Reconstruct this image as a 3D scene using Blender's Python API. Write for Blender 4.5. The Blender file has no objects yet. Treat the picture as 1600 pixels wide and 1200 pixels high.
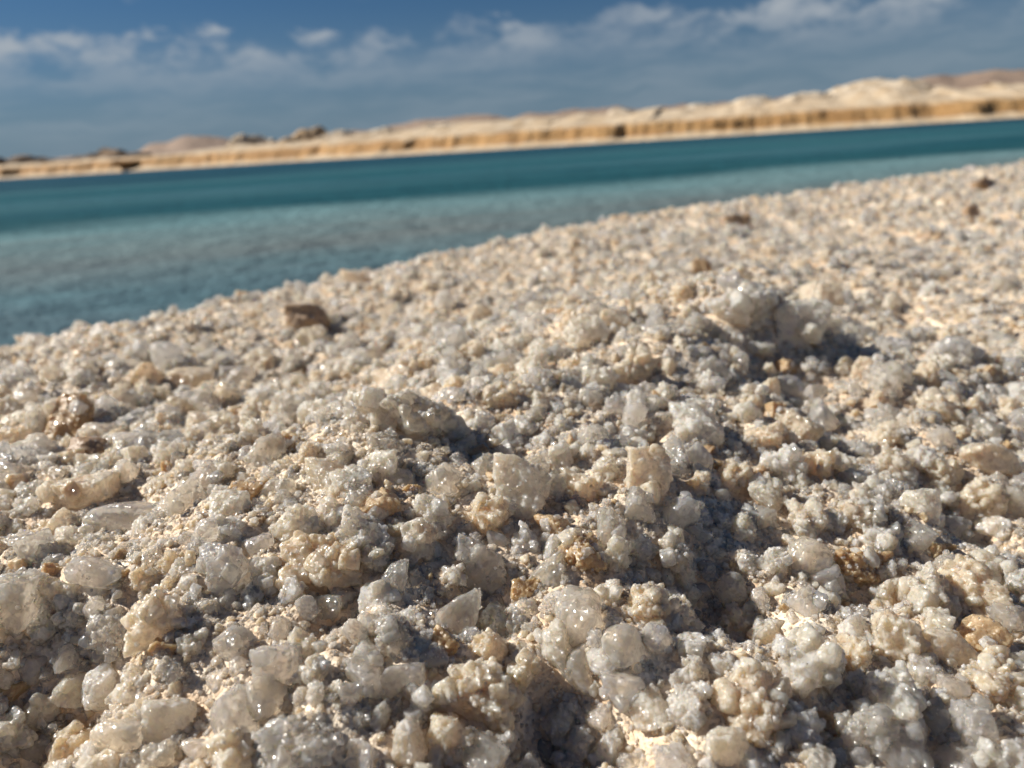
import bpy, math, random
import numpy as np
from mathutils import Matrix, Vector

random.seed(7)
RNG = np.random.default_rng(11)
scene = bpy.context.scene
COL = scene.collection

# ------------------------------------------------------------------ camera
F_PX, CX, CY = 1150.0, 800.0, 600.0          # in pixels of the 1600 x 1200 photograph
PITCH, ROLL = math.radians(18.0), math.radians(-3.59)
CAM_POS = np.array([0.0, 0.0, 0.55])          # metres above the lake
R_CAM = Matrix.Rotation(math.pi / 2 - PITCH, 3, 'X') @ Matrix.Rotation(ROLL, 3, 'Z')
RC = np.array(R_CAM)
cam_data = bpy.data.cameras.new('camera')
cam_data.sensor_width = 36.0
cam_data.lens = F_PX / 1600 * 36
cam_data.clip_start = 0.005
cam_data.clip_end = 9000
cam_data.dof.use_dof = True
cam_data.dof.focus_distance = 0.245
cam_data.dof.aperture_fstop = 10.0
cam = bpy.data.objects.new('camera', cam_data)
COL.objects.link(cam)
cam.matrix_world = Matrix.Translation(Vector(CAM_POS)) @ R_CAM.to_4x4()
scene.camera = cam

# ------------------------------------------------------------------ sun, sky, exposure
SUN_ELEV, SUN_AZ = math.radians(37), math.radians(-78)    # azimuth from +Y, clockwise positive
sd = Vector((math.sin(SUN_AZ) * math.cos(SUN_ELEV), math.cos(SUN_AZ) * math.cos(SUN_ELEV), math.sin(SUN_ELEV)))
sun_data = bpy.data.lights.new('sun', 'SUN')
sun_data.energy = 4.8
sun_data.angle = math.radians(0.53)
sun_data.color = (1.0, 0.93, 0.83)
sun = bpy.data.objects.new('sun', sun_data)
COL.objects.link(sun)
sun.rotation_euler = sd.to_track_quat('Z', 'Y').to_euler()
scene.view_settings.view_transform = 'Standard'
scene.view_settings.look = 'None'
scene.view_settings.exposure = 0.6
scene.view_settings.gamma = 1.0
scene.view_settings.use_curve_mapping = False
scene.cycles.max_bounces = 10
scene.cycles.transmission_bounces = 8
scene.cycles.blur_glossy = 1.0
scene.cycles.diffuse_bounces = 7
scene.cycles.sample_clamp_indirect = 20.0
scene.cycles.caustics_reflective = False
scene.cycles.caustics_refractive = True


class NT:
    """small helper to write node trees as expressions"""
    def __init__(self, tree):
        self.t = tree
        tree.nodes.clear()

    def n(self, typ, props=None, **ins):
        nd = self.t.nodes.new(typ)
        for k, v in (props or {}).items():
            setattr(nd, k, v)
        for k, v in ins.items():
            self.set(nd, k.replace('_', ' '), v)
        return nd

    def set(self, nd, key, v):
        s = nd.inputs[int(key)] if str(key).isdigit() else nd.inputs[key]
        if isinstance(v, bpy.types.NodeSocket):
            self.t.links.new(v, s)
        else:
            s.default_value = v

    def m(self, op, a, b=0.0, c=None, clamp=False):
        nd = self.t.nodes.new('ShaderNodeMath')
        nd.operation = op
        nd.use_clamp = clamp
        self.set(nd, 0, a)
        self.set(nd, 1, b)
        if c is not None:
            self.set(nd, 2, c)
        return nd.outputs[0]

    def v(self, op, a, b=(0, 0, 0), scale=None):
        nd = self.t.nodes.new('ShaderNodeVectorMath')
        nd.operation = op
        self.set(nd, 0, a)
        if op != 'NORMALIZE' and op != 'SCALE':
            self.set(nd, 1, b)
        if scale is not None:
            self.set(nd, 'Scale', scale)
        return nd.outputs[0]

    def mix(self, fac, a, b, blend='MIX'):
        nd = self.t.nodes.new('ShaderNodeMix')
        nd.data_type = 'RGBA'
        nd.blend_type = blend
        self.set(nd, 0, fac)
        self.set(nd, 6, a)
        self.set(nd, 7, b)
        return nd.outputs[2]

    def step(self, x, lo, hi, a=0.0, b=1.0):
        nd = self.t.nodes.new('ShaderNodeMapRange')
        nd.interpolation_type = 'SMOOTHSTEP'
        self.set(nd, 0, x)
        for i, q in enumerate((lo, hi, a, b)):
            self.set(nd, i + 1, q)
        return nd.outputs[0]

    def noise(self, vec, scale, detail=3.0, rough=0.55, col=False):
        nd = self.t.nodes.new('ShaderNodeTexNoise')
        self.set(nd, 'Vector', vec)
        self.set(nd, 'Scale', scale)
        self.set(nd, 'Detail', detail)
        self.set(nd, 'Roughness', rough)
        return nd.outputs[1 if col else 0]

    def voro(self, vec, scale, out='Color', feature='F1'):
        nd = self.t.nodes.new('ShaderNodeTexVoronoi')
        nd.feature = feature
        self.set(nd, 'Vector', vec)
        self.set(nd, 'Scale', scale)
        return nd.outputs[out]


def c4(c):
    return (c[0], c[1], c[2], 1.0)


world = bpy.data.worlds.new('World')
scene.world = world
world.use_nodes = True
w = NT(world.node_tree)
sky = w.n('ShaderNodeTexSky', {'sky_type': 'NISHITA', 'sun_disc': False, 'sun_elevation': SUN_ELEV,
                               'sun_rotation': SUN_AZ, 'altitude': 0.0, 'air_density': 1.0,
                               'dust_density': 0.25, 'ozone_density': 3.0})
wdir = w.n('ShaderNodeTexCoord').outputs['Generated']
wx = w.n('ShaderNodeSeparateXYZ', None, Vector=wdir)
el = wx.outputs[2]                                          # sine of the elevation
# cloud sheet seen in perspective: divide by the height above the horizon
inv = w.m('DIVIDE', 1.0, w.m('ADD', w.m('MAXIMUM', el, 0.0), 0.07))
pl = w.n('ShaderNodeCombineXYZ', None, X=w.m('MULTIPLY', wx.outputs[0], inv), Y=w.m('MULTIPLY', wx.outputs[1], inv), Z=0.0).outputs[0]
dirw = w.v('ADD', wdir, w.v('SCALE', w.v('SUBTRACT', w.noise(wdir, 14.0, 3, 0.5, True), (.5, .5, .5)), scale=0.03))
puff = w.noise(w.v('MULTIPLY', dirw, (1, 1, 2.2)), 16.0, 5, 0.6)            # heaped tops
streak = w.noise(w.v('MULTIPLY', dirw, (1, 1, 7.0)), 7.0, 4, 0.55)           # drawn-out veils
patch = w.noise(wdir, 3.3, 2, 0.5)
top = w.m('ADD', 0.147, w.m('MULTIPLY', w.m('SUBTRACT', puff, 0.5), 0.075))
under = w.m('SUBTRACT', top, el)                                             # depth below the cloud tops
band = w.m('MULTIPLY', w.step(under, 0.0, 0.014), w.step(under, 0.02, 0.075, 1.0, 0.0))
heapc = w.m('MULTIPLY', band, w.m('MULTIPLY', w.step(puff, 0.36, 0.66), w.step(patch, 0.35, 0.6, 0.2, 1.0)))
veil = w.m('MULTIPLY', w.m('MULTIPLY', w.step(under, 0.0, 0.03), w.step(el, 0.0, 0.06, 0.35, 1.0)), w.step(streak, 0.34, 0.68))
dens = w.m('ADD', w.m('MULTIPLY', heapc, 0.75), w.m('MULTIPLY', veil, 0.2), clamp=True)
high = w.m('MULTIPLY', w.m('MULTIPLY', w.step(el, 0.16, 0.19), w.step(puff, 0.60, 0.76)), 0.25)
dens = w.m('MAXIMUM', dens, high)
low = w.step(el, 0.0, 0.19, 1.0, 0.0)
skyc = w.mix(1.0, sky.outputs[0], c4((0.28, 0.44, 0.59)), 'MULTIPLY')
skyc = w.mix(w.m('MULTIPLY', low, 0.8), skyc, c4((2.1, 3.0, 4.0)))
skyc = w.mix(dens, skyc, c4((5.4, 5.9, 6.4)))
bg = w.n('ShaderNodeBackground', None, Color=skyc, Strength=0.05)
w.n('ShaderNodeOutputWorld', None, Surface=bg.outputs[0])


# ------------------------------------------------------------------ helpers
def new_mat(name):
    m = bpy.data.materials.new(name)
    m.use_nodes = True
    return m, NT(m.node_tree)


def ray(px, py):
    d = np.array([(px - CX) / F_PX, -(py - CY) / F_PX, -1.0])
    return RC @ d                                           # times depth = offset from the camera


def at(px, py, depth):
    return CAM_POS + ray(px, py) * depth


def mesh_obj(name, verts, faces, mat, parent=None, smooth=True, link=True):
    me = bpy.data.meshes.new(name)
    verts = np.asarray(verts, dtype=np.float32)
    faces = np.asarray(faces, dtype=np.int32)
    k = faces.shape[1]
    me.vertices.add(len(verts))
    me.vertices.foreach_set('co', verts.ravel())
    me.loops.add(faces.size)
    me.loops.foreach_set('vertex_index', faces.ravel())
    me.polygons.add(len(faces))
    me.polygons.foreach_set('loop_start', np.arange(0, faces.size, k, dtype=np.int32))
    me.polygons.foreach_set('loop_total', np.full(len(faces), k, dtype=np.int32))
    me.polygons.foreach_set('use_smooth', np.full(len(faces), smooth, dtype=bool))
    if mat:
        me.materials.append(mat)
    me.update(calc_edges=True)
    o = bpy.data.objects.new(name, me)
    if link:
        COL.objects.link(o)
    if parent is not None:
        o.parent = parent
    return o


def tag(o, label=None, cat=None, group=None, kind=None):
    for k, v in (('label', label), ('category', cat), ('group', group), ('kind', kind)):
        if v:
            o[k] = v
    return o


def grid_faces(nu, nv):
    i, j = np.meshgrid(np.arange(nu - 1), np.arange(nv - 1), indexing='ij')
    a = (i * nv + j).ravel()
    return np.stack([a, a + nv, a + nv + 1, a + 1], 1)


def hash01(ix, iy, iz, seed):
    h = (ix.astype(np.int64) * 374761393 + iy.astype(np.int64) * 668265263 + iz.astype(np.int64) * 2147483647 + seed * 1274126177)
    h = (h ^ (h >> 13)) * 1274126177 & 0xffffffff
    h = (h ^ (h >> 16)) & 0xffffff
    return h / float(0xffffff)


def vnoise(p, seed=0):
    """value noise, p (n,3) -> -1..1"""
    f = np.floor(p)
    t = p - f
    t = t * t * (3 - 2 * t)
    i = f.astype(np.int64)
    r = 0
    for dx in (0, 1):
        for dy in (0, 1):
            for dz in (0, 1):
                wgt = (t[:, 0] if dx else 1 - t[:, 0]) * (t[:, 1] if dy else 1 - t[:, 1]) * (t[:, 2] if dz else 1 - t[:, 2])
                r = r + wgt * hash01(i[:, 0] + dx, i[:, 1] + dy, i[:, 2] + dz, seed)
    return r * 2 - 1


def fbm(p, seed=0, octaves=3, gain=0.5):
    r, a = 0, 1.0
    for k in range(octaves):
        r = r + a * vnoise(p * 2 ** k, seed + k * 17)
        a *= gain
    return r


def noise2(x, y, freq, seed, octaves=3, gain=0.5):
    p = np.stack([x.ravel() * freq, y.ravel() * freq, np.full(x.size, 0.37 + seed)], 1)
    return fbm(p, seed, octaves, gain).reshape(x.shape)


# ------------------------------------------------------------------ materials of the salt
def salt_material(name, col_a, col_b, stain, stain_amt, trans, rough, sparkle=0.55, sss=0.0, shell=0.45):
    m, t = new_mat(name)
    pos = t.n('ShaderNodeNewGeometry')
    P = pos.outputs['Position']
    rnd = t.n('ShaderNodeObjectInfo').outputs['Random']
    col = t.mix(t.step(t.m('ADD', rnd, t.m('MULTIPLY', t.noise(P, 90, 3), 0.8)), 0.45, 1.35), c4(col_a), c4(col_b))
    st = t.m('MULTIPLY', t.step(t.noise(P, 75, 5, 0.65), 0.56, 0.72), stain_amt)
    col = t.mix(st, col, c4(stain))
    # small crystal facets of about half a millimetre, each with its own tilt
    q = P
    f1 = t.v('SUBTRACT', t.voro(q, 1500), (0.5, 0.5, 0.5))
    f2 = t.v('SUBTRACT', t.voro(q, 560), (0.5, 0.5, 0.5))
    nrm = t.v('ADD', pos.outputs['Normal'], t.v('SCALE', f1, scale=sparkle))
    nrm = t.v('ADD', nrm, t.v('SCALE', f2, scale=sparkle * 0.9))
    nrm = t.v('NORMALIZE', nrm)
    b = t.n('ShaderNodeBsdfPrincipled')
    t.set(b, 'Base Color', col)
    t.set(b, 'Roughness', rough)
    t.set(b, 'IOR', 1.5)
    t.set(b, 'Transmission Weight', trans)
    if sss:
        t.set(b, 'Subsurface Weight', sss)
        t.set(b, 'Subsurface Radius', (1.0, 0.86, 0.68))
        t.set(b, 'Subsurface Scale', 0.004)
    t.set(b, 'Normal', nrm)
    glint = t.n('ShaderNodeSeparateColor', None, Color=t.voro(q, 1500)).outputs[1]
    t.set(b, 'Coat Weight', t.m('MULTIPLY', t.m('GREATER_THAN', glint, 0.72), 0.9))
    t.set(b, 'Coat Roughness', 0.10)
    t.set(b, 'Coat Normal', nrm)
    tr = t.n('ShaderNodeBsdfTranslucent', None, Color=col)
    mx = t.n('ShaderNodeMixShader', None, Fac=shell)
    t.set(mx, 1, b.outputs[0])
    t.set(mx, 2, tr.outputs[0])
    t.n('ShaderNodeOutputMaterial', None, Surface=mx.outputs[0])
    return m


TAN = (0.46, 0.30, 0.16)
M = {
    'clear': salt_material('clear_salt', (0.99, 0.965, 0.92), (0.98, 0.92, 0.83), TAN, 0.22, 0.76, 0.22, 0.6, 1.0, 0.2),
    'white': salt_material('frosted_salt', (0.985, 0.94, 0.865), (0.965, 0.87, 0.74), TAN, 0.4, 0.45, 0.32, 1.1, 1.0, 0.25),
    'beige': salt_material('beige_salt', (0.95, 0.845, 0.70), (0.90, 0.77, 0.60), (0.50, 0.31, 0.15), 0.5, 0.4, 0.34, 0.9, 1.0, 0.25),
    'sand': salt_material('sandy_salt', (0.92, 0.78, 0.61), (0.82, 0.66, 0.47), (0.45, 0.28, 0.14), 0.5, 0.2, 0.4, 0.8, 1.0, 0.25),
    'amber': salt_material('amber_salt', (0.70, 0.53, 0.34), (0.54, 0.38, 0.21), (0.30, 0.17, 0.08), 0.7, 0.2, 0.38, 0.8, 1.0, 0.25),
    'brown': salt_material('brown_stone', (0.36, 0.24, 0.14), (0.27, 0.17, 0.09), (0.16, 0.09, 0.05), 0.8, 0.0, 0.5, 0.35, 0, 0.0),
}


# ------------------------------------------------------------------ the near salt bank
CREST_PX = [(0, 548, 0.75), (200, 507, 0.83), (400, 470, 0.93), (600, 423, 1.08), (800, 377, 1.26), (1000, 341, 1.42), (1200, 312, 1.58), (1400, 283, 1.72), (1600, 256, 1.85)]
crest = [at(*c) for c in CREST_PX]
inner_px = [(150, 1200, .185), (800, 1200, .19), (1450, 1200, .195), (0, 1060, .225), (400, 1060, .205), (800, 1040, .21), (1200, 1040, .215), (1600, 1040, .225),
            (0, 900, .26), (400, 880, .245), (800, 880, .24), (1130, 900, .262), (1600, 880, .28),
            (0, 760, .33), (350, 740, .31), (700, 740, .285), (1000, 740, .30), (1300, 740, .32), (1600, 740, .36),
            (560, 670, .37), (760, 620, .38), (1000, 545, .43), (1180, 465, .52), (1000, 640, .355), (1250, 640, .40), (1500, 620, .44), (1300, 520, .56), (1600, 520, .60),
            (0, 640, .47), (300, 620, .50), (480, 600, .52), (700, 540, .60), (900, 480, .70), (300, 530, .68), (600, 480, .80), (1050, 430, .80), (1400, 420, .85), (1200, 370, 1.12), (1500, 340, 1.2), (1600, 400, .95)]
ctrl = [at(*c) for c in inner_px] + crest
for p in ((-1.6, .2), (-1.4, -.6), (0, -.8), (1.4, -.8), (2.4, .2), (-.5, -.1), (.6, -.1), (-.7, .3), (.9, .35)):
    ctrl.append(np.array([p[0], p[1], 0.395 + 0.02 * p[0]]))
for p in ((-1.3, .35, .36), (-2.6, -.4, .36), (2.6, 2.7, .47), (4.4, 3.8, .48), (3.6, 1.2, .5)):
    ctrl.append(np.array(p))
ctrl = np.array(ctrl)


def tps_kernel(d2):
    return np.where(d2 > 0, d2 * np.log(np.maximum(d2, 1e-12)), 0.0)


n_c = len(ctrl)
K = tps_kernel(((ctrl[:, None, :2] - ctrl[None, :, :2]) ** 2).sum(-1)) + np.eye(n_c) * 2e-4
Pm = np.concatenate([np.ones((n_c, 1)), ctrl[:, :2]], 1)
A = np.block([[K, Pm], [Pm.T, np.zeros((3, 3))]])
sol = np.linalg.solve(A, np.concatenate([ctrl[:, 2], np.zeros(3)]))
crest_line = np.array([(-6.0, -2.0), (-2.6, -.35), (-1.2, .42)] + [tuple(c[:2]) for c in crest] + [(2.7, 2.75), (4.6, 3.9), (9.0, 6.2)])


def crest_side(x, y):
    """signed distance to the crest line, positive on the lake side"""
    best = np.full(x.shape, 1e9)
    sgn = np.ones(x.shape)
    for a, b in zip(crest_line[:-1], crest_line[1:]):
        ab = b - a
        tt = np.clip(((x - a[0]) * ab[0] + (y - a[1]) * ab[1]) / (ab @ ab), 0, 1)
        dx, dy = x - a[0] - tt * ab[0], y - a[1] - tt * ab[1]
        d = np.hypot(dx, dy)
        s = np.sign(ab[0] * dy - ab[1] * dx)
        sgn = np.where(d < best, s, sgn)
        best = np.minimum(best, d)
    return best * sgn


FEAT = []


def terrain(x, y, rough=True):
    x = np.asarray(x, float)
    y = np.asarray(y, float)
    sh = x.shape
    xf, yf = x.ravel(), y.ravel()
    z = np.empty(xf.size)
    for s in range(0, xf.size, 60000):
        e = slice(s, s + 60000)
        d2 = (xf[e, None] - ctrl[None, :, 0]) ** 2 + (yf[e, None] - ctrl[None, :, 1]) ** 2
        z[e] = tps_kernel(d2) @ sol[:n_c] + sol[n_c] + sol[n_c + 1] * xf[e] + sol[n_c + 2] * yf[e]
    z = z.reshape(sh)
    z = np.clip(z, 0.3, 0.56)
    if rough:
        z = z + 0.0115 * noise2(x, y, 19, 3, 3) + 0.005 * np.abs(noise2(x, y, 60, 5, 3)) - 0.002 + 0.0012 * noise2(x, y, 300, 9, 2)
        for fx, fy, fr, fa in FEAT:
            z = z + fa * np.exp(-((x - fx) ** 2 + (y - fy) ** 2) / (fr * fr))
    s = crest_side(x, y)
    fall = np.maximum(s, 0)
    z = z - 0.55 * np.where(fall < .08, fall ** 2 / .16, fall - .04)
    return np.maximum(z, -0.6)


def smooth_hit(px, py):
    d = ray(px, py)
    ts = 0.12 * (2.6 / 0.12) ** np.linspace(0, 1, 400)
    q = CAM_POS + ts[:, None] * d
    below = q[:, 2] < terrain(q[:, 0], q[:, 1], False)
    k = int(np.argmax(below)) if below.any() else 399
    return q[k]


# hollows (negative) and humps of the heap: photo column, row, radius and height in metres
for px_, py_, r_, a_ in ((1225, 555, .040, -.024), (1165, 470, .05, .012), (1130, 925, .016, -.015), (1530, 790, .022, -.024), (1450, 700, .022, .012),
                         (60, 1075, .022, -.024), (160, 930, .020, .008), (750, 905, .014, -.013), (860, 1090, .012, -.014), (1345, 900, .012, -.010),
                         (560, 700, .05, .008), (400, 905, .014, -.010), (1000, 690, .014, -.012), (1420, 480, .05, -.016), (170, 650, .018, -.012), (610, 560, .03, -.010),
                         (1060, 560, .03, .008), (800, 640, .03, .008), (530, 930, .012, -.010), (960, 1130, .013, -.014), (1190, 960, .012, -.012)):
    hp_ = smooth_hit(px_, py_)
    FEAT.append((hp_[0], hp_[1], r_, a_))


def warp(lo, hi, c, n, fine):
    """positions from lo to hi, spaced `fine` near c and wider outwards"""
    u = np.linspace(-1, 1, n)
    k = 4.2
    sgn = np.sinh(u * k) / math.sinh(k)
    return np.where(u < 0, c + (c - lo) * sgn, c + (hi - c) * sgn)


gx = warp(-5.0, 8.0, 0.03, 620, .002)
gy = warp(-2.5, 7.0, 0.27, 560, .002)
GX, GY = np.meshgrid(gx, gy, indexing='ij')
GZ = terrain(GX, GY)
mb, t = new_mat('packed_salt_ground')
geo = t.n('ShaderNodeNewGeometry')
P = geo.outputs['Position']
col = t.mix(t.step(t.noise(P, 60, 5, 0.65), 0.35, 0.65), c4((0.62, 0.45, 0.29)), c4((0.90, 0.79, 0.63)))
nrm = t.v('NORMALIZE', t.v('ADD', geo.outputs['Normal'], t.v('SCALE', t.v('SUBTRACT', t.voro(P, 700), (.5, .5, .5)), scale=0.8)))
bmp = t.n('ShaderNodeBump', None, Strength=0.8, Distance=0.002, Height=t.noise(P, 500, 4, 0.6), Normal=nrm)
b = t.n('ShaderNodeBsdfPrincipled', None, Base_Color=col, Roughness=0.5, Normal=bmp.outputs[0])
t.n('ShaderNodeOutputMaterial', None, Surface=b.outputs[0])
bank = mesh_obj('salt_bank', np.stack([GX.ravel(), GY.ravel(), GZ.ravel()], 1), grid_faces(len(gx), len(gy)), mb)
tag(bank, 'bank of packed pale salt sloping down to the lake', None, None, 'structure')


def hit(px, py):
    """first point of the bank along a pixel's ray"""
    d = ray(px, py)
    ts = 0.12 * (2.6 / 0.12) ** np.linspace(0, 1, 500)
    pts = CAM_POS + ts[:, None] * d
    below = pts[:, 2] < terrain(pts[:, 0], pts[:, 1])
    k = int(np.argmax(below)) if below.any() else 499
    return pts[k], ts[k]


# ------------------------------------------------------------------ the lake
def make_water():
    m, t = new_mat('salt_lake_water')
    P = t.n('ShaderNodeNewGeometry').outputs['Position']
    s = t.n('ShaderNodeSeparateXYZ', None, Vector=P)
    # distance from the near shore (shore line direction about (0.85, 0.53))
    off = t.m('ADD', t.m('MULTIPLY', s.outputs[0], -0.30), t.m('MULTIPLY', s.outputs[1], 0.95))
    wig = t.noise(t.v('MULTIPLY', P, (0.10, 0.35, 0)), 1.0, 3, 0.5)
    off = t.m('ADD', off, t.m('MULTIPLY', t.m('SUBTRACT', wig, 0.5), t.m('MULTIPLY', off, 0.7)))
    ramp = t.n('ShaderNodeValToRGB', None, Fac=t.m('DIVIDE', t.m('LOGARITHM', t.m('MAXIMUM', off, 1.0), 10.0), 2.0))
    cr = ramp.color_ramp
    stops = [(0.0, (0.20, 0.20, 0.16)), (0.17, (0.09, 0.15, 0.18)), (0.29, (0.12, 0.20, 0.225)), (0.37, (0.20, 0.24, 0.235)),
             (0.45, (0.20, 0.34, 0.35)), (0.49, (0.015, 0.13, 0.14)), (0.56, (0.012, 0.13, 0.15)), (0.60, (0.07, 0.23, 0.25)), (0.66, (0.012, 0.15, 0.17)), (0.72, (0.05, 0.2, 0.22)), (0.78, (0.005, 0.085, 0.125)), (1.0, (0.004, 0.065, 0.125))]
    while len(cr.elements) < len(stops):
        cr.elements.new(0.5)
    for e, (p, c) in zip(cr.elements, stops):
        e.position = p
        e.color = c4([c[0] * .72, c[1] * .74, c[2] * .76] if p < .47 else [c[0] * .55, c[1] * .52, c[2] * .6])
    patch = t.step(t.noise(t.v('MULTIPLY', P, (0.5, 1.6, 0)), 1.0, 4, 0.6), 0.35, 0.7)
    col = t.mix(t.m('MULTIPLY', patch, 0.35), ramp.outputs[0], t.mix(0.5, ramp.outputs[0], c4((0.05, 0.2, 0.24))))
    far = t.m('MULTIPLY', t.step(off, 9.0, 13.0), t.step(t.noise(t.v('MULTIPLY', P, (.035, .28, 0)), 1.0, 4, 0.6), 0.47, 0.62))
    col = t.mix(t.m('MULTIPLY', far, 0.5), col, c4((0.05, 0.15, 0.17)))
    h1 = t.noise(t.v('MULTIPLY', P, (5, 9, 0)), 1.0, 4, 0.65)
    h2 = t.noise(t.v('MULTIPLY', P, (0.8, 2.4, 0)), 1.0, 3, 0.6)
    h = t.m('ADD', t.m('MULTIPLY', h1, 0.45), h2)
    bmp = t.n('ShaderNodeBump', None, Strength=1.0, Distance=0.07, Height=h)
    bm2 = t.n('ShaderNodeBump', None, Strength=1.0, Distance=0.24, Height=h)
    d_ = t.n('ShaderNodeBsdfDiffuse', None, Color=col, Normal=bm2.outputs[0])
    g_ = t.n('ShaderNodeBsdfGlossy', None, Color=(1, 1, 1, 1), Roughness=0.32, Normal=bmp.outputs[0])
    b = t.n('ShaderNodeMixShader', None, Fac=0.08)          # wind-roughened water mirrors little even at a low angle
    t.set(b, 1, d_.outputs[0])
    t.set(b, 2, g_.outputs[0])
    t.n('ShaderNodeOutputMaterial', None, Surface=b.outputs[0])
    xs = warp(-700, 700, 0, 90, 1)
    ys = warp(-60, 420, 5, 90, 1)
    X, Y = np.meshgrid(xs, ys, indexing='ij')
    o = mesh_obj('lake_water', np.stack([X.ravel(), Y.ravel(), np.zeros(X.size)], 1), grid_faces(90, 90), m)
    tag(o, 'teal salt lake with pale shallows along the near bank', None, None, 'structure')


make_water()

# ------------------------------------------------------------------ far shore
SH = np.array([(-1400, 190), (-600, 180), (0, 160), (200, 148), (400, 132), (600, 116), (800, 104), (1000, 97), (1200, 92), (1400, 88), (1600, 85), (2200, 80), (3000, 80)], float)


def shore(px):
    """shore point on the water for a column of the photograph, with its outward direction"""
    D = np.interp(px, SH[:, 0], SH[:, 1])
    hx = (px - CX) / F_PX * 1.05
    return np.stack([hx * D, D], -1)


def far_bank():
    m, t = new_mat('ochre_bank_earth')
    geo = t.n('ShaderNodeNewGeometry')
    P = geo.outputs['Position']
    z = t.n('ShaderNodeSeparateXYZ', None, Vector=P).outputs[2]
    zz = t.m('ADD', z, t.m('MULTIPLY', t.m('SUBTRACT', t.noise(P, 0.35, 4, 0.6), 0.5), 1.1))
    och = t.mix(t.step(t.noise(t.v('MULTIPLY', P, (.25, .25, 1.5)), 0.7, 4, 0.6), 0.35, 0.65), c4((0.33, 0.18, 0.065)), c4((0.42, 0.25, 0.10)))
    pale = t.mix(t.step(t.noise(P, 0.5, 4, 0.6), 0.35, 0.65), c4((0.46, 0.34, 0.21)), c4((0.56, 0.46, 0.33)))
    col = t.mix(t.step(zz, 0.45, 0.8), pale, och)
    col = t.mix(t.step(zz, 2.0, 2.45), col, pale)
    bmp = t.n('ShaderNodeBump', None, Strength=0.8, Distance=0.3, Height=t.noise(P, 1.5, 4, 0.6))
    b = t.n('ShaderNodeBsdfPrincipled', None, Base_Color=col, Roughness=0.9, Normal=bmp.outputs[0])
    t.n('ShaderNodeOutputMaterial', None, Surface=b.outputs[0])
    pxs = np.concatenate([np.linspace(-1400, -60, 180, endpoint=False), np.linspace(-60, 1660, 1400), np.linspace(1662, 3000, 180)])
    S = shore(pxs)
    T = np.gradient(S, axis=0)
    N = np.stack([-T[:, 1], T[:, 0]], 1)
    N /= np.linalg.norm(N, axis=1)[:, None]
    arc = np.concatenate([[0], np.cumsum(np.hypot(*np.diff(S, axis=0).T))])
    prof = [(-3, -.5), (0, .0), (1.0, .22), (2.0, .45), (2.6, .7), (2.9, 1.1), (3.2, 1.6), (3.6, 2.0), (4.2, 2.3), (5.5, 2.45), (8, 2.7), (12, 3.3), (16, 3.9), (22, 3.9), (40, 3.0), (90, 2.9)]
    rows = []
    g1 = fbm(np.stack([arc * .22, arc * 0, arc * 0], 1), 3, 3)
    g2 = np.abs(fbm(np.stack([arc * .45, arc * 0, arc * 0], 1), 8, 4, .6))
    for k, (u, zq) in enumerate(prof):
        cl = 1.0 if 2 <= u <= 6 else 0.25
        g3 = fbm(np.stack([arc * .16, arc * 0 + u * .45, arc * 0], 1), 33, 4, .55)
        uu = u + cl * (.12 * g2 + .5 * g3) * (1 if u > 0 else .2) + (0.9 * g1 if u >= 0 else 0)
        zq = np.where(u > 5, 2.45 + (zq - 2.45) * np.interp(pxs, [0, 250, 650], [.0, .25, 1]), zq)
        zz_ = zq * (1 + .10 * g1) + ((.12 + (.5 if u > 7 else 0)) * fbm(np.stack([arc * (.5 if u < 7 else .17), arc * 0 + u * .3, arc * 0], 1), 21, 4) if u > .5 else 0)
        rows.append(np.stack([S[:, 0] + N[:, 0] * uu, S[:, 1] + N[:, 1] * uu, np.zeros(len(S)) + zz_], 1))
    V = np.stack(rows, 1).reshape(-1, 3)
    o = mesh_obj('far_bank', V, grid_faces(len(pxs), len(prof)), m)
    tag(o, 'ochre eroded earth bank along the far side of the lake', None, None, 'structure')


far_bank()


def earth(name, ca, cb, sc):
    m, t = new_mat(name)
    P = t.n('ShaderNodeNewGeometry').outputs['Position']
    col = t.mix(t.step(t.noise(P, sc, 5, 0.6), 0.35, 0.65), c4(ca), c4(cb))
    bmp = t.n('ShaderNodeBump', None, Strength=0.9, Distance=0.4 / sc * .5, Height=t.noise(P, sc * 3, 4, 0.6))
    b = t.n('ShaderNodeBsdfPrincipled', None, Base_Color=col, Roughness=0.9, Normal=bmp.outputs[0])
    t.n('ShaderNodeOutputMaterial', None, Surface=b.outputs[0])
    return m


E_PALE = earth('pale_spoil', (0.38, 0.29, 0.19), (0.62, 0.53, 0.41), 0.6)
E_TAN = earth('tan_spoil', (0.40, 0.27, 0.14), (0.50, 0.36, 0.22), 0.6)
E_DARK = earth('dark_scrubby_earth', (0.11, 0.08, 0.055), (0.24, 0.16, 0.095), 0.25)
E_HILL = earth('far_hill_rock', (0.22, 0.155, 0.115), (0.30, 0.22, 0.16), 0.05)
E_PLAIN = earth('desert_plain', (0.52, 0.40, 0.26), (0.60, 0.48, 0.33), 0.1)


def flat_dir(px, py=None):
    """horizontal direction of a photo column near the horizon"""
    d = ray(px, 276 - px * 0.0628)
    return d


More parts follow.
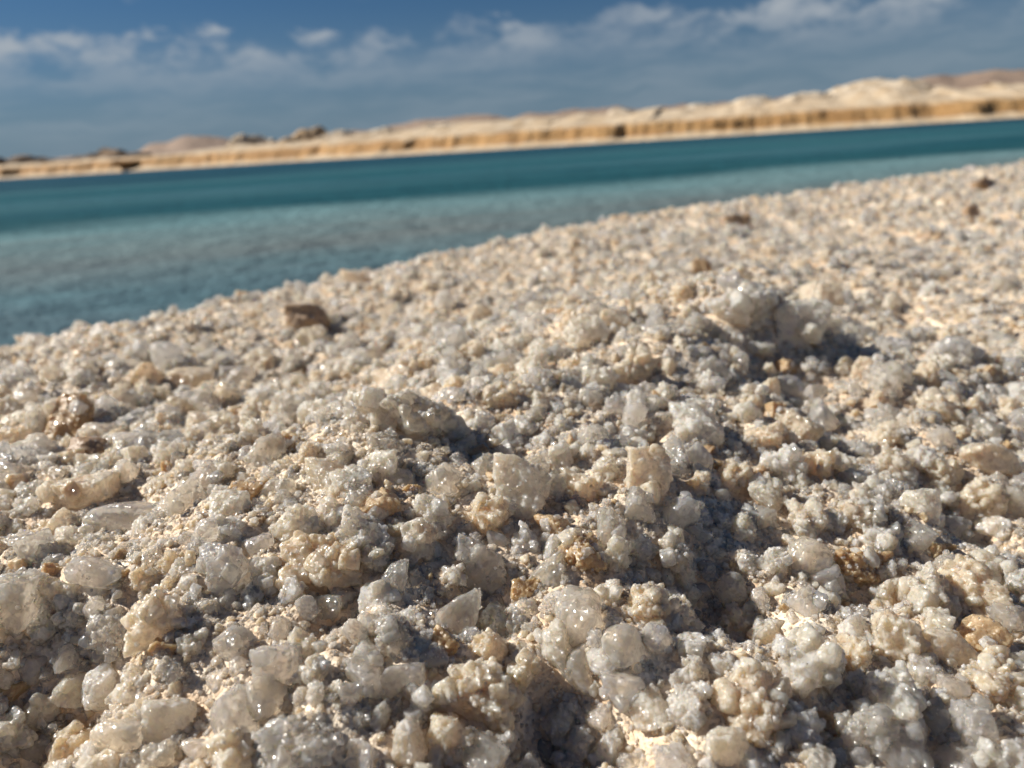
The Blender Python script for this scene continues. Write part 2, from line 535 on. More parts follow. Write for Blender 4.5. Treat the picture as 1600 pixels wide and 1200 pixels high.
def heap(name, px, top, wpx, D, mat, label, group, seed, pts=1):
    """spoil heap whose crest stands at photo column px, height taken from the skyline"""
    d = flat_dir(px)
    c = CAM_POS + d * D
    zt = (CAM_POS + ray(px, top) * D)[2]
    h = zt - 2.3
    r = wpx / F_PX * D * 0.5 * (1.15 + .5 * math.sin(seed * 2.3) ** 2)
    n = 56
    u = np.linspace(-1.35, 1.35, n)
    U, V = np.meshgrid(u, u, indexing='ij')
    rr = np.hypot(U + .35 * noise2(U * .7 + seed * 1.7, V * .7, 1.1, seed + 2, 2), V) + .30 * noise2(U + seed * 3.1, V, 1.5, seed, 4, .6)
    prof = np.clip(1 - rr, 0, 1)
    prof = prof * prof * (3 - 2 * prof)
    prof = prof + .35 * np.exp(-((U - (.5 if seed % 2 else -.55)) ** 2 + V * V) / .06) + .2 * np.exp(-((U + (.75 if seed % 3 else -.8)) ** 2 + V * V) / .03)
    prof = prof / max(prof.max(), 1e-3)
    Z = h * (prof + .12 * noise2(U + seed, V, 3.0, seed + 5, 4, .6) * np.clip(prof * 4, 0, 1)) - .5 * (rr > 1.02) * (prof < .05)
    Yr = max(r * .55, 3.0)
    verts = np.stack([U.ravel() * r, V.ravel() * Yr, Z.ravel()], 1)
    o = mesh_obj(name, verts, grid_faces(n, n), mat)
    o.location = (c[0], c[1], 2.3)
    o.rotation_euler.z = -math.atan2(d[0], d[1])
    tag(o, label, 'heap', group)


HG = 'spoil heaps along the far shore'
LOWP = 'low pale salt spoil heap in the row on the far bank'
heaps = [
    (330, 232, 150, 150, E_PALE, 'small pale heap at the foot of the grey-brown hillocks', 3),
    (402, 208, 75, 145, E_PALE, 'pale rounded spoil heap beside the pointed tan heap', 4),
    (487, 199, 90, 142, E_TAN, 'pointed tan spoil heap between two pale ones', 5),
    (540, 203, 80, 138, E_PALE, LOWP, 6), (610, 199, 110, 134, E_PALE, LOWP, 7), (690, 192, 120, 130, E_PALE, LOWP, 8),
    (760, 190, 130, 128, E_PALE, LOWP, 9), (850, 184, 120, 124, E_PALE, LOWP, 10), (930, 176, 120, 122, E_PALE, LOWP, 11),
    (1010, 166, 130, 120, E_PALE, LOWP, 12), (1090, 162, 140, 118, E_PALE, LOWP, 13), (1170, 153, 150, 116, E_PALE, LOWP, 14),
    (1250, 146, 150, 114, E_PALE, LOWP, 15), (1350, 131, 210, 116, E_PALE, 'broad tall pale spoil heap rising above the whole row', 16),
    (1470, 136, 190, 112, E_PALE, 'pale spoil heap in front of the brown far hill', 17), (1580, 132, 180, 110, E_PALE, 'pale spoil heap at the end of the row below the far hill', 18),
    (1720, 124, 190, 108, E_PALE, LOWP, 19), (-40, 252, 130, 175, E_TAN, 'low tan heap beside the dark scrubby mounds', 20), (240, 243, 130, 165, E_PALE, LOWP, 21),
    (90, 255, 170, 175, E_TAN, LOWP.replace('pale salt', 'wide tan'), 22),
]
for px, top, wp, D, mat, lab, sd_ in heaps:
    heap('spoil_heap', px, top, wp, D, mat, lab, HG if lab == LOWP else None, sd_)
DG = 'dark mounds behind the far bank'
for px, top, wp, D, sd_ in ((55, 240, 110, 230, 31), (150, 232, 110, 240, 32), (205, 238, 70, 235, 33), (0, 246, 80, 225, 34)):
    heap('scrubby_mound', px, top, wp, D, E_DARK, 'dark brown scrubby mound on the far shore', DG, sd_)


def hills(D0, sky_pts, mat, depth, label, seed):
    xs = np.array([p[0] for p in sky_pts], float)
    ys = np.array([p[1] for p in sky_pts], float)
    px = np.linspace(xs[0], xs[-1], 400)
    rows = []
    f = np.array([0, .25, .5, .75, .9, 1.0, 1.1, 1.5])
    hgt = np.array([0, .3, .55, .8, .93, 1.0, .93, 0])
    ny = fbm(np.stack([px * .03, px * 0, px * 0], 1), seed, 4) * 2.5
    top = np.interp(px, xs, ys) + ny
    for ff, hh in zip(f, hgt):
        pts = []
        for p, tp in zip(px, top):
            d = flat_dir(p)
            D = D0 + depth * (ff - 1)
            q = CAM_POS + d * D
            zt = (CAM_POS + ray(p, tp) * D0)[2]
            pts.append((q[0], q[1], 2.0 + (zt - 2.0) * hh))
        pts = np.array(pts)
        if 0 < hh < 1:
            pts[:, 2] += fbm(np.stack([px * .02, px * 0 + ff * 3, px * 0], 1), seed + 3, 3) * D0 * .004
        rows.append(pts)
    V = np.stack(rows, 1).reshape(-1, 3)
    o = mesh_obj('hills', V, grid_faces(400, len(f)), mat)
    tag(o, label, None, None, 'structure')


hills(700, [(-900, 262), (-300, 258), (0, 250), (150, 242), (215, 240), (240, 226), (290, 215), (350, 213), (372, 221), (420, 226), (480, 214), (560, 210), (620, 197), (650, 190), (700, 188), (745, 180), (800, 184), (900, 173), (960, 172), (1010, 168), (1080, 164), (1200, 156), (1300, 148), (1400, 128), (1440, 122), (1500, 118), (1550, 110), (1600, 113), (1700, 104), (2000, 96), (2600, 70)], E_HILL, 220, 'grey-brown desert hills behind the far shore', 41)

# the desert plain behind the far shore, out to the horizon
pxs = np.linspace(-1400, 3000, 120)
Sx = shore(pxs)
T = np.gradient(Sx, axis=0)
N = np.stack([-T[:, 1], T[:, 0]], 1)
N /= np.linalg.norm(N, axis=1)[:, None]
V = np.stack([np.concatenate([Sx + N * 50 * (1 if k == 0 else 0) + (Sx / np.linalg.norm(Sx, axis=1)[:, None]) * k + (N * 50 if k else 0), np.full((120, 1), 2.2 if k == 0 else 2.4)], 1) for k in (0, 300, 1500, 6500)], 1).reshape(-1, 3)
tag(mesh_obj('desert_ground', V, grid_faces(120, 4), E_PLAIN), 'flat tan desert plain behind the far bank', None, None, 'structure')


# ------------------------------------------------------------------ salt pieces
def icosphere(level):
    p = (1 + 5 ** .5) / 2
    v = [(-1, p, 0), (1, p, 0), (-1, -p, 0), (1, -p, 0), (0, -1, p), (0, 1, p), (0, -1, -p), (0, 1, -p), (p, 0, -1), (p, 0, 1), (-p, 0, -1), (-p, 0, 1)]
    f = [(0, 11, 5), (0, 5, 1), (0, 1, 7), (0, 7, 10), (0, 10, 11), (1, 5, 9), (5, 11, 4), (11, 10, 2), (10, 7, 6), (7, 1, 8), (3, 9, 4), (3, 4, 2), (3, 2, 6), (3, 6, 8), (3, 8, 9), (4, 9, 5), (2, 4, 11), (6, 2, 10), (8, 6, 7), (9, 8, 1)]
    v = [np.array(q) / np.linalg.norm(q) for q in v]
    for _ in range(level):
        cache, nf = {}, []

        def mid(a, b):
            k = (min(a, b), max(a, b))
            if k not in cache:
                q = v[a] + v[b]
                v.append(q / np.linalg.norm(q))
                cache[k] = len(v) - 1
            return cache[k]
        for a, b, c in f:
            ab, bc, ca = mid(a, b), mid(b, c), mid(c, a)
            nf += [(a, ab, ca), (b, bc, ab), (c, ca, bc), (ab, bc, ca)]
        f = nf
    return np.array(v), np.array(f)


ICO = {k: icosphere(k) for k in (1, 2, 3, 4)}


def rand_dirs(n):
    d = RNG.normal(size=(n, 3))
    return d / np.linalg.norm(d, axis=1)[:, None]


def rand_rot():
    q = RNG.normal(size=4)
    q /= np.linalg.norm(q)
    a, b, c, d = q
    return np.array([[1 - 2 * (c * c + d * d), 2 * (b * c - a * d), 2 * (b * d + a * c)], [2 * (b * c + a * d), 1 - 2 * (b * b + d * d), 2 * (c * d - a * b)], [2 * (b * d - a * c), 2 * (c * d + a * b), 1 - 2 * (b * b + c * c)]])


def polytope(level, planes=14, p=16, cube=False, rough=0.05, lump=0.0, stretch=None):
    """closed crystal-like solid of about unit radius: planes with rounded edges, then relief"""
    d, f = ICO[level]
    if cube:
        n = np.concatenate([np.eye(3), -np.eye(3)]) @ rand_rot()
        h = np.repeat(RNG.uniform(.62, .9, 3)[None], 2, 0).ravel() * RNG.uniform(.92, 1.08, 6)
        extra = rand_dirs(4)
        n = np.concatenate([n, extra])
        h = np.concatenate([h, RNG.uniform(.85, 1.1, 4)])
    else:
        n = rand_dirs(planes)
        h = RNG.uniform(.62, 1.0, planes)
        n = np.concatenate([n, np.eye(3), -np.eye(3)])
        h = np.concatenate([h, RNG.uniform(.85, 1.1, 6)])
    s = np.maximum(d @ n.T, 0) / h
    r = (s ** p).sum(1) ** (-1 / p)
    off = RNG.uniform(-50, 50, 3)
    if lump:
        r = r * (1 + lump * fbm(d * 1.9 + off, 1, 3))
    if rough:
        r = r * (1 + rough * fbm(d * 6 + off, 2, 2))
    v = d * r[:, None]
    if stretch is not None:
        v = v * np.array(stretch)
    return v, f


def fuse(name, v, f, mat, voxel, link=False, parent=None):
    """grow the overlapping solids together into one clean skin, as salt does"""
    tmp = mesh_obj(name + '_raw', v, f, mat)
    md_ = tmp.modifiers.new('fuse', 'REMESH')
    md_.mode = 'VOXEL'
    md_.voxel_size = voxel
    md_.use_smooth_shade = True
    dg = bpy.context.evaluated_depsgraph_get()
    me_ = bpy.data.meshes.new_from_object(tmp.evaluated_get(dg), depsgraph=dg)
    me_.name = name
    old = tmp.data
    bpy.data.objects.remove(tmp)
    bpy.data.meshes.remove(old)
    if not me_.materials:
        me_.materials.append(mat)
    o = bpy.data.objects.new(name, me_)
    if link:
        COL.objects.link(o)
    if parent is not None:
        o.parent = parent
    return o


GRAN = []
for k in range(10):
    GRAN.append(polytope(1, 5, 24, cube=(k % 3 == 0), rough=0.06))
GRAN2 = [polytope(2, 6, 30, cube=(k % 3 == 0), rough=0.06) for k in range(8)]


def join(parts):
    vs, fs, o = [], [], 0
    for v, f in parts:
        vs.append(v)
        fs.append(f + o)
        o += len(v)
    return np.concatenate(vs), np.concatenate(fs)


def granules(v, f, count, lo, hi, lib, scale=1.0):
    """small crystals stuck to a surface"""
    ids = RNG.integers(0, len(v), count)
    out = []
    # cluster them a little: half of them close to earlier ones
    for q, i in enumerate(ids):
        gv, gf = lib[int(RNG.integers(0, len(lib)))]
        s = lo * (hi / lo) ** (RNG.random() ** 2) * scale
        out.append(((gv @ rand_rot()) * s + v[i] * (1 - .15 * s), gf))
    return join(out)


# ------------------------------------------------------------------ the salt pieces one can pick out in the photograph
# column, row, width, height in photo pixels, build, material, name, label
NOTABLE = [
    (905, 970, 78, 96, 'smooth', 'clear', 'salt_crystal', 'smooth oval pale grey crystal with a glint, standing out below the amber grain'),
    (365, 1130, 78, 110, 'smooth', 'clear', 'salt_crystal', 'egg-shaped upright translucent crystal with a finely pitted face'),
    (365, 1006, 68, 54, 'cube', 'clear', 'salt_crystal', 'small block-shaped clear crystal resting beside a pitted square one'),
    (437, 1047, 76, 78, 'crystal', 'clear', 'salt_crystal', 'square pitted clear crystal tilted on one corner'),
    (628, 1060, 74, 58, 'smooth', 'clear', 'salt_crystal', 'rounded bluish white crystal lying left of the pinkish lump'),
    (172, 1000, 78, 84, 'cluster', 'clear', 'salt_cluster', 'grey sugary cluster above the dark hollow'),
    (1055, 885, 62, 118, 'cluster', 'white', 'salt_cluster', 'tall upright cream cluster beside a shadowed hollow'),
    (955, 845, 48, 100, 'crystal', 'clear', 'salt_crystal', 'pillar-shaped upright clear crystal beside the honey-coloured crust'),
    (815, 962, 58, 52, 'cube', 'clear', 'salt_crystal', 'cube-shaped clear crystal just under the amber grain'),
    (618, 903, 42, 56, 'crystal', 'clear', 'salt_crystal', 'small violet-white shiny crystal poking from a gap'),
    (1455, 938, 88, 116, 'cluster', 'white', 'salt_cluster', 'large bright white wedge-shaped cluster over a honey-coloured base'),
    (1478, 1015, 90, 70, 'smooth', 'beige', 'salt_lump', 'rounded honey-beige lump below the bright white wedge'),
    (1180, 1110, 118, 130, 'cluster', 'beige', 'salt_lump', 'big orange-beige lump with a white crystal leaning on it'),
    (1135, 1168, 70, 64, 'smooth', 'white', 'salt_crystal', 'rounded white crystal leaning on the big orange-beige lump'),
    (1233, 606, 42, 42, 'smooth', 'clear', 'salt_crystal', 'round bluish grey crystal at the edge of the shaded hollow'),
    (1090, 668, 84, 80, 'crystal', 'white', 'salt_crystal', 'broad angular white crystal on the slope of the hump'),
    (1012, 742, 76, 92, 'crystal', 'beige', 'salt_lump', 'peach-beige block with a flat shaded side'),
    (505, 880, 136, 96, 'cluster', 'beige', 'salt_cluster', 'long slanted cream wedge crusted with fine sugar grains'),
    (345, 890, 80, 82, 'crystal', 'clear', 'salt_crystal', 'grey angular crystal under the bluish one'),
    (323, 833, 46, 50, 'smooth', 'clear', 'salt_crystal', 'bluish white crystal perched on a grey angular one'),
    (742, 1085, 128, 112, 'cluster', 'beige', 'salt_lump', 'large pinkish beige lump beside a dark gap'),
    (470, 1165, 140, 84, 'cluster', 'clear', 'salt_cluster', 'broad brownish translucent cluster partly sunk in the heap'),
    (820, 922, 48, 36, 'crystal', 'amber', 'salt_crystal', 'small amber-yellow grain on top of the cube-shaped crystal'),
    (908, 866, 76, 66, 'cluster', 'amber', 'salt_cluster', 'honey-coloured crust dotted with white granules'),
    (1345, 885, 92, 60, 'cluster', 'amber', 'salt_cluster', 'rust-brown dirty lump topped with white granules'),
    (1262, 1045, 104, 100, 'cluster', 'white', 'salt_cluster', 'white knobbly cluster with rounded lobes beside a deep gap'),
    (1562, 1072, 112, 96, 'cluster', 'beige', 'salt_cluster', 'cream-and-peach lump with a sparkling flat top'),
    (1520, 1140, 62, 84, 'crystal', 'clear', 'salt_crystal', 'slanted white blade-like crystal below the cream-and-peach lump'),
    (1245, 508, 84, 78, 'crystal', 'white', 'salt_lump', 'tall blocky white lump casting shade into the hollow'),
    (1150, 486, 120, 76, 'cluster', 'white', 'salt_cluster', 'big cream clump crowning the hump'),
    (1075, 1105, 70, 74, 'cluster', 'white', 'salt_cluster', 'cluster of white rounded nubs left of the orange-beige lump'),
    (1345, 1150, 96, 96, 'cluster', 'clear', 'salt_cluster', 'bluish grey sugary cluster with two yellow specks'),
    (22, 945, 84, 104, 'crystal', 'clear', 'salt_crystal', 'large greenish-grey angular crystal with a sloping top'),
    (265, 1122, 84, 70, 'smooth', 'white', 'salt_crystal', 'pale rounded crystal in a row along the dark hollow'),
    (190, 1150, 90, 60, 'smooth', 'clear', 'salt_crystal', 'milky low crystal lying at the edge of the dark hollow'),
    (815, 760, 92, 108, 'crystal', 'white', 'salt_cluster', 'greyish white slab leaning to one side'),
    (640, 655, 170, 90, 'cluster', 'white', 'salt_cluster', 'wide frosted white mass on the shoulder of the hump'),
    (980, 588, 74, 58, 'cluster', 'beige', 'salt_cluster', 'yellowish glinting lump near the top of the hump'),
    (868, 560, 56, 44, 'cluster', 'clear', 'salt_cluster', 'brightly glittering cluster on the crest of the hump'),
    (780, 575, 60, 44, 'crystal', 'clear', 'salt_crystal', 'wet-looking clear crystal on the crest of the hump'),
    (790, 618, 90, 46, 'cluster', 'beige', 'salt_lump', 'flat peach-coloured lump under the wet-looking crystal'),
    (450, 695, 70, 40, 'cluster', 'amber', 'salt_lump', 'brown earthy crust lump on the slope'),
    (130, 768, 100, 60, 'crystal', 'beige', 'salt_lump', 'grey-brown lump with an ochre stained flank'),
    (215, 806, 150, 50, 'smooth', 'clear', 'salt_crystal', 'long flat glassy slab lying across the slope'),
    (150, 893, 104, 48, 'smooth', 'clear', 'salt_crystal', 'low wedge-shaped grey crystal above the shaded overhang'),
    (385, 775, 66, 46, 'crystal', 'amber', 'salt_lump', 'ochre stained chip leaning on a white crystal'),
    (355, 800, 56, 70, 'crystal', 'white', 'salt_crystal', 'white jagged crystal with a tiny black speck'),
    (515, 745, 80, 64, 'crystal', 'white', 'salt_crystal', 'rounded greyish white boulder-like crystal on the slope'),
    (590, 735, 66, 66, 'crystal', 'white', 'salt_crystal', 'pale angular crystal with a shaded underside on the slope'),
    (570, 835, 90, 90, 'cluster', 'white', 'salt_cluster', 'bright sugary white cluster at the top of the slanted wedge'),
    (480, 500, 66, 52, 'smooth', 'brown', 'stone', 'rounded brown stone with a dark shaded side near the water'),
    (112, 650, 74, 72, 'crystal', 'amber', 'stone', 'ochre-brown chunk with a dark hole beside it'),
    (135, 705, 62, 44, 'smooth', 'brown', 'stone', 'reddish brown flat pebble below the ochre-brown chunk'),
    (1147, 350, 46, 26, 'crystal', 'brown', 'stone', 'brown crumb lying alone below the skyline of the bank'),
    (1096, 422, 34, 36, 'crystal', 'amber', 'stone', 'upright orange-brown chip behind the hump'),
    (1536, 290, 34, 24, 'crystal', 'brown', 'stone', 'brown chip close to a bright glint at the bank top'),
    (1518, 336, 34, 28, 'smooth', 'brown', 'stone', 'round brown pebble on the upper bank'),
    (1452, 372, 30, 20, 'crystal', 'brown', 'stone', 'small dark brown chip on the upper bank'),
    (870, 494, 36, 24, 'crystal', 'amber', 'stone', 'rusty chip half sunk just behind the hump'),
    (618, 592, 80, 52, 'crystal', 'beige', 'salt_lump', 'pinkish beige angular lump in the hollow behind the hump'),
    (562, 440, 56, 34, 'smooth', 'beige', 'salt_lump', 'tan lump at the very edge of the bank'),
    (300, 595, 66, 46, 'smooth', 'beige', 'salt_lump', 'yellowish tan lump beside a small shaded pit'),
    (960, 500, 50, 36, 'smooth', 'beige', 'salt_lump', 'tan rounded knob behind the crest of the hump'),
    (1545, 585, 56, 30, 'cluster', 'amber', 'salt_lump', 'rusty lump on the shaded slope beyond the hollow'),
    (1285, 470, 60, 60, 'crystal', 'beige', 'salt_lump', 'greyish beige chunk behind the tall blocky lump'),
    (1540, 715, 90, 50, 'smooth', 'beige', 'salt_lump', 'smooth pinkish pebble-like lump above a curved shadow'),
    (1435, 790, 60, 56, 'smooth', 'white', 'salt_crystal', 'bright rounded white crystal beside the curved shadow'),
    (1350, 810, 80, 70, 'cluster', 'white', 'salt_cluster', 'bright cluster above the rust-brown dirty lump'),
    (1265, 870, 70, 60, 'smooth', 'clear', 'salt_crystal', 'long smooth translucent crystal left of the rust-brown lump'),
    (1010, 950, 70, 90, 'cluster', 'beige', 'salt_cluster', 'cream cluster with pinkish tip right of the smooth oval crystal'),
    (715, 965, 74, 90, 'smooth', 'clear', 'salt_crystal', 'slanting grey translucent slab left of the cube-shaped crystal'),
    (615, 995, 66, 70, 'cluster', 'clear', 'salt_cluster', 'glassy lumpy cluster above the rounded bluish white crystal'),
]


def piece(build, w_, h_, level=4):
    """core and attached pieces in metres, local axes = right, up, towards the viewer"""
    dep = .5 * (w_ + h_) * .9
    if build == 'smooth':
        v, f = polytope(level, 9, 9, rough=.025, lump=.10)
        ng_, nl, lo, hi = 26, 0, .04, .10
    elif build == 'cube':
        v, f = polytope(level, cube=True, p=22, rough=.025, lump=.05)
        ng_, nl, lo, hi = 30, 2, .05, .14
    elif build == 'crystal':
        v, f = polytope(level, 8, 34, rough=.04, lump=.12)
        ng_, nl, lo, hi = 60, 3, .05, .16
    else:
        v, f = polytope(level, 12, 16, rough=.10, lump=.38)
        ng_, nl, lo, hi = 240, 8, .05, .17
    ext = v.max(0) - v.min(0)
    ctr = (v.max(0) + v.min(0)) / 2
    v = (v - ctr) / ext * np.array([w_, h_, dep])
    return v, f, ng_, nl, lo, hi


def build_piece(name, px, py, wpx, hpx, build, mat):
    p, dep = hit(px, py + hpx * .15)
    p = CAM_POS + ray(px, py) * dep
    sc = dep / F_PX
    w_, h_ = wpx * sc, hpx * sc
    v, f, ng_, nl, lo, hi = piece(build, w_, h_)
    s = .5 * min(w_, h_) + .25 * abs(w_ - h_)
    root = fuse(name, *join([(v, f), granules(v, f, ng_ * 2 // 3, lo, hi, GRAN, s)]), M[mat], max(s * .04, 1e-4), True)
    root.matrix_world = Matrix.Translation(Vector(p)) @ R_CAM.to_4x4()
    up = v[v @ (RC.T @ np.array([0, 0, 1.0])) > 0]
    cr = mesh_obj('salt_crust', *granules(up, f, ng_ // 2, lo * .6, hi * .6, GRAN, s), M['white'], root)
    cr['kind'] = 'stuff'
    for _ in range(nl):
        gv, gf = GRAN2[int(RNG.integers(0, len(GRAN2)))]
        i = int(RNG.integers(0, len(v)))
        c = mesh_obj('crystal', (gv @ rand_rot()) * s * RNG.uniform(.22, .42), gf, M[mat if mat != 'amber' else 'white'], root)
        c.location = v[i] * .95
    return root


import re
used = []
notable_pos = []
PIECES = []
for px, py, wp, hp, build, mat, name, label in NOTABLE:
    o = build_piece(name, px, py, wp, hp, build, mat)
    tag(o, label, {'salt_crystal': 'salt crystal', 'salt_cluster': 'salt cluster', 'salt_lump': 'salt lump', 'stone': 'stone'}[name])
    used.append((px, py, .5 * max(wp, hp)))
    PIECES.append((np.array(o.matrix_world.translation), .5 * math.sqrt(wp * hp) * hit(px, py + hp * .15)[1] / F_PX))
    notable_pos.append((np.array(o.matrix_world.translation), re.split(r',| with | beside | below | resting | tilted | lying | leaning | standing | above | over | casting | crowning | left | right | under | perched | poking | on | at | in | near | behind | just | close | half | partly | crusted | dotted | topped | across | rising ', label)[0], label))

# the other large pieces: copies of a few shapes, turned and sized
CLASS = {
    'crystal_clear': ('salt_crystal', 'clear angular salt crystal wedged among loose salt grains', 'salt crystal', 'clear angular crystals'),
    'smooth_clear': ('salt_crystal', 'rounded translucent grey salt crystal with worn edges among loose grains', 'salt crystal', 'rounded grey crystals'),
    'cluster_white': ('salt_cluster', 'sugary frosted white salt cluster half sunk in loose grains', 'salt cluster', 'frosted white clusters'),
    'crystal_white': ('salt_crystal', 'chalky white angular salt chunk lying among loose grains', 'salt crystal', 'chalky white chunks'),
    'cluster_beige': ('salt_cluster', 'beige stained salt cluster with pale granules among loose grains', 'salt cluster', 'beige clusters'),
    'crystal_amber': ('salt_lump', 'plain amber-brown salt chip scattered among the white salt', 'salt lump', 'amber-brown chips'),
}
protos = {}
for key in CLASS:
    build, mat = key.split('_')
    protos[key] = []
    for k in range(4 if key != 'crystal_amber' else 2):
        v, f, ng_, nl, lo, hi = piece(build, RNG.uniform(1.6, 2.2), RNG.uniform(1.6, 2.2), 3)
        root = fuse(CLASS[key][0], *join([(v, f), granules(v, f, ng_ // 2, lo, hi, GRAN, 1.0)]), M[mat], .045)
        kids = []
        cr = mesh_obj('salt_crust', *granules(v, f, ng_ // 3, lo * .6, hi * .6, GRAN, 1.0), M['white'], link=False)
        cr['kind'] = 'stuff'
        kids.append((cr, (0, 0, 0)))
        for _ in range(min(nl, 4)):
            gv, gf = GRAN2[int(RNG.integers(0, len(GRAN2)))]
            c = mesh_obj('crystal', (gv @ rand_rot()) * RNG.uniform(.22, .42), gf, M[mat if mat != 'amber' else 'white'], link=False)
            kids.append((c, v[int(RNG.integers(0, len(v)))] * .95))
        protos[key].append((root, kids))

keys = ['crystal_clear'] * 8 + ['smooth_clear'] * 6 + ['cluster_white'] * 9 + ['crystal_white'] * 5 + ['cluster_beige'] * 4 + ['crystal_amber'] * 1
made, tries = 0, 0
fill = []
target = 300 - len(NOTABLE)
while made < target and tries < 6000:
    tries += 1
    px, py = RNG.uniform(-10, 1610), 560 + 650 * RNG.random() ** .75
    size = RNG.uniform(20, 46) * (0.55 + 0.45 * (py - 500) / 700)
    if any((px - a) ** 2 + (py - b_) ** 2 < (.62 * (r_ + size)) ** 2 for a, b_, r_ in used):
        continue
    p, dep = hit(px, py)
    if dep > .6:
        continue
    used.append((px, py, size))
    key = keys[int(RNG.integers(0, len(keys)))]
    nm, lab, cat, grp = CLASS[key]
    src, kids = protos[key][int(RNG.integers(0, len(protos[key])))]
    o = src.copy()
    COL.objects.link(o)
    r_ = size * dep / F_PX * (1.25 if 'cluster' in key else 1.0)
    o.location = p + np.array([0, 0, r_ * RNG.uniform(-.1, .35)])
    o.rotation_euler = RNG.uniform(0, 6.283, 3)
    o.scale = (r_, r_, r_)
    tag(o, lab, cat, grp)
    PIECES.append((np.array(o.location), r_))
    fill.append((key, o, np.array(o.location)))
    for kd, loc in kids:
        c = kd.copy()
        COL.objects.link(c)
        c.parent = o
        c.location = loc
    made += 1
# a piece that is the nearest of its look to a marked piece is told by that neighbour
SHORT = {'crystal_clear': 'clear angular crystal', 'smooth_clear': 'rounded translucent grey crystal', 'cluster_white': 'sugary frosted white cluster',
         'crystal_white': 'chalky white angular chunk', 'cluster_beige': 'beige stained cluster', 'crystal_amber': 'plain amber-brown chip'}
names = [q[1] for q in notable_pos]
for pos_n, short, full in notable_pos:
    if names.count(short) > 1 or len(short.split()) < 3 or len(short.split()) > 8:
        continue
    for key in SHORT:
        cand = sorted(((np.linalg.norm(pq - pos_n), i) for i, (kq, oq, pq) in enumerate(fill) if kq == key))
        if cand and cand[0][0] < .05:
            oq = fill[cand[0][1]][1]
            if 'group' in oq and 'nearest' not in oq['label']:
                oq['label'] = SHORT[key] + ' nearest to the ' + short
print('SHARED', sum('nearest' not in q[1]['label'] for q in fill), [n_ for n_ in names if names.count(n_) > 1 or len(n_.split()) < 3])
print('PIECES', made + len(NOTABLE))


# ------------------------------------------------------------------ loose salt grains (uncountable)
PROTO = bpy.data.collections.new('grain_shapes')
kinds = []
for k in range(30):
    mat = M[('clear', 'white', 'white', 'clear', 'beige', 'white', 'clear', 'beige', 'white', 'clear')[k % 10]]
    if k < 12:
        mat = M[('sand', 'white', 'beige', 'clear', 'sand', 'white', 'beige', 'sand', 'white', 'clear', 'beige', 'sand')[k]]
    if k == 14:
        mat = M['amber']
    if k < 12:                                  # plain grains
        v, f = polytope(2, 6, 30, cube=(k % 4 == 0), rough=.05, lump=.10)
    elif k < 20:                                # angular crystals with a few granules
        v, f = polytope(4, 8, 34, cube=(k % 3 == 0), rough=.05, lump=.12, stretch=RNG.uniform(.65, 1.2, 3))
        v, f = join([(v, f), granules(v, f, 30, .06, .18, GRAN)])
    else:                                       # sugary clusters
        v, f = polytope(3, 10, 10, rough=.12, lump=.3, stretch=RNG.uniform(.75, 1.15, 3))
        v, f = join([(v, f), granules(v, f, 12, .2, .45, GRAN2), granules(v, f, 110, .06, .18, GRAN)])
    if k < 12:
        o = mesh_obj('grain_%02d' % k, v, f, mat, link=False, smooth=(k % 2 == 0))
    else:
        o = fuse('grain_%02d' % k, v, f, mat, .045 if k < 20 else .035)
    PROTO.objects.link(o)

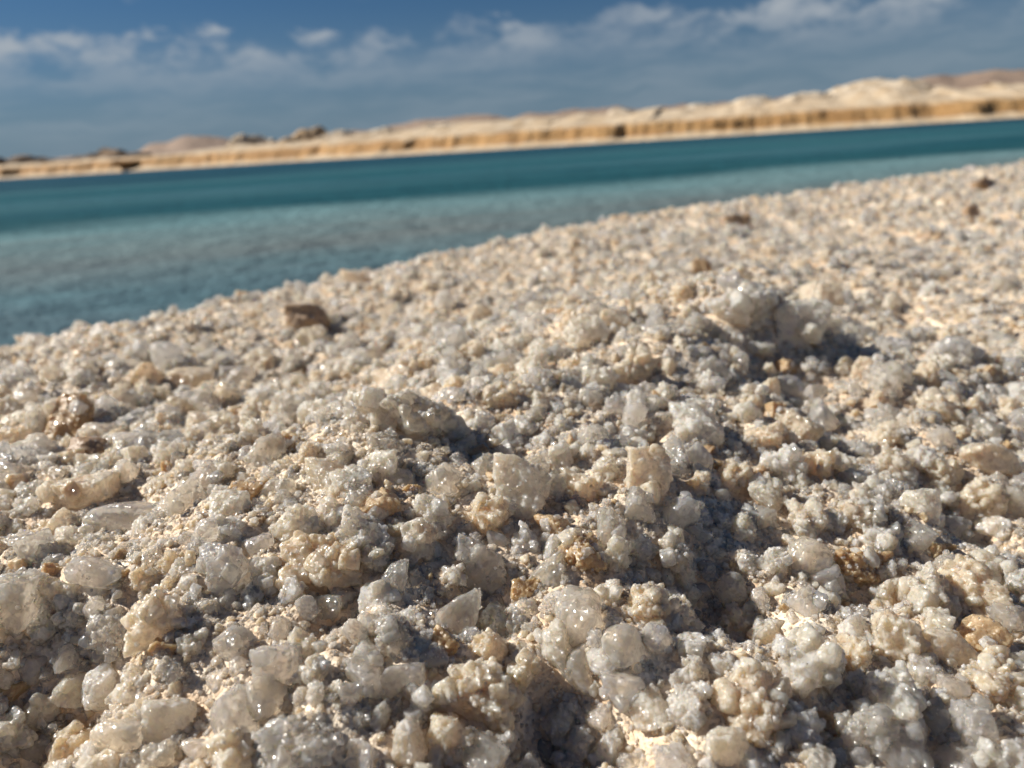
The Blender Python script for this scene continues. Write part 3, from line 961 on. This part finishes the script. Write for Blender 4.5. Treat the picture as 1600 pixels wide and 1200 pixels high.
pts, scl, idx = [], [], []
SECT = math.radians(60)
for s, cover in ((.0006, .36), (.0011, .28), (.0018, .26), (.0031, .34), (.0054, .72), (.0088, .42)):
    rmax = min(s / .0014, 3.4)
    SECT = math.radians(95 if s > .0025 else 62)
    rmin = .10
    area = SECT * (rmax ** 2 - rmin ** 2)
    n = int(cover * area / (math.pi * s * s))
    n = min(n, 90000)
    r = np.sqrt(RNG.uniform(rmin ** 2, rmax ** 2, n))
    a = RNG.uniform(-SECT, SECT, n)
    x, y = r * np.sin(a), r * np.cos(a) - 0.02
    cs = crest_side(x, y)
    keep = (cs < .35) & (r > s * 40 + .01)
    if s > .005:
        keep &= (r < .7) | (RNG.random(n) < (.35 if s > .008 else .5))
    x, y = x[keep], y[keep]
    zs = terrain(x, y)
    ok = np.ones(len(x), bool)
    for pc, pr in PIECES:                       # leave room for the pieces already lying there
        lim = pr * .8 + (s * .6 if s > .0015 else 0)
        ok &= ((x - pc[0]) ** 2 + (y - pc[1]) ** 2 + (zs - pc[2]) ** 2) > lim * lim
    x, y, zs = x[ok], y[ok], zs[ok]
    n = len(x)
    rad = s * np.exp(np.clip(RNG.normal(0, .22, n), -.5, .35))
    z = zs + rad * RNG.uniform(-.65, .4, n)
    pts.append(np.stack([x, y, z], 1))
    scl.append(rad)
    if s < .0015:
        idx.append(RNG.integers(0, 12, n))
    elif s < .004:
        idx.append(np.where(RNG.random(n) < .18, RNG.integers(0, 12, n), RNG.integers(12, 30, n)))
    else:
        q_ = RNG.integers(12, 30, n)
        idx.append(np.where(q_ == 14, 13, q_))
pts, scl, idx = np.concatenate(pts), np.concatenate(scl), np.concatenate(idx)
print('GRAINS', len(pts))
me = bpy.data.meshes.new('salt_grains')
me.vertices.add(len(pts))
me.vertices.foreach_set('co', pts.astype(np.float32).ravel())
for nm, ty, arr, key in (('size', 'FLOAT', scl.astype(np.float32), 'value'), ('shape', 'INT', idx.astype(np.int32), 'value'),
                         ('turn', 'FLOAT_VECTOR', RNG.uniform(0, 6.283, (len(pts), 3)).astype(np.float32).ravel(), 'vector')):
    at_ = me.attributes.new(nm, ty, 'POINT')
    at_.data.foreach_set(key, arr)
grains = bpy.data.objects.new('salt_grains', me)
COL.objects.link(grains)
tag(grains, 'loose fine salt grains covering the whole near bank', 'salt', None, 'stuff')
ng = bpy.data.node_groups.new('scatter_grains', 'GeometryNodeTree')
ng.interface.new_socket('Geometry', in_out='INPUT', socket_type='NodeSocketGeometry')
ng.interface.new_socket('Geometry', in_out='OUTPUT', socket_type='NodeSocketGeometry')
gi, go = ng.nodes.new('NodeGroupInput'), ng.nodes.new('NodeGroupOutput')
ci = ng.nodes.new('GeometryNodeCollectionInfo')
ci.inputs['Collection'].default_value = PROTO
ci.inputs['Separate Children'].default_value = True
ci.inputs['Reset Children'].default_value = True
iop = ng.nodes.new('GeometryNodeInstanceOnPoints')
iop.inputs['Pick Instance'].default_value = True


def named(nm, ty):
    nd = ng.nodes.new('GeometryNodeInputNamedAttribute')
    nd.data_type = ty
    nd.inputs['Name'].default_value = nm
    return nd.outputs['Attribute']


ng.links.new(gi.outputs[0], iop.inputs['Points'])
ng.links.new(ci.outputs[0], iop.inputs['Instance'])
ng.links.new(named('shape', 'INT'), iop.inputs['Instance Index'])
ng.links.new(named('turn', 'FLOAT_VECTOR'), iop.inputs['Rotation'])
ng.links.new(named('size', 'FLOAT'), iop.inputs['Scale'])
ng.links.new(iop.outputs[0], go.inputs[0])
md = grains.modifiers.new('scatter', 'NODES')
md.node_group = ng
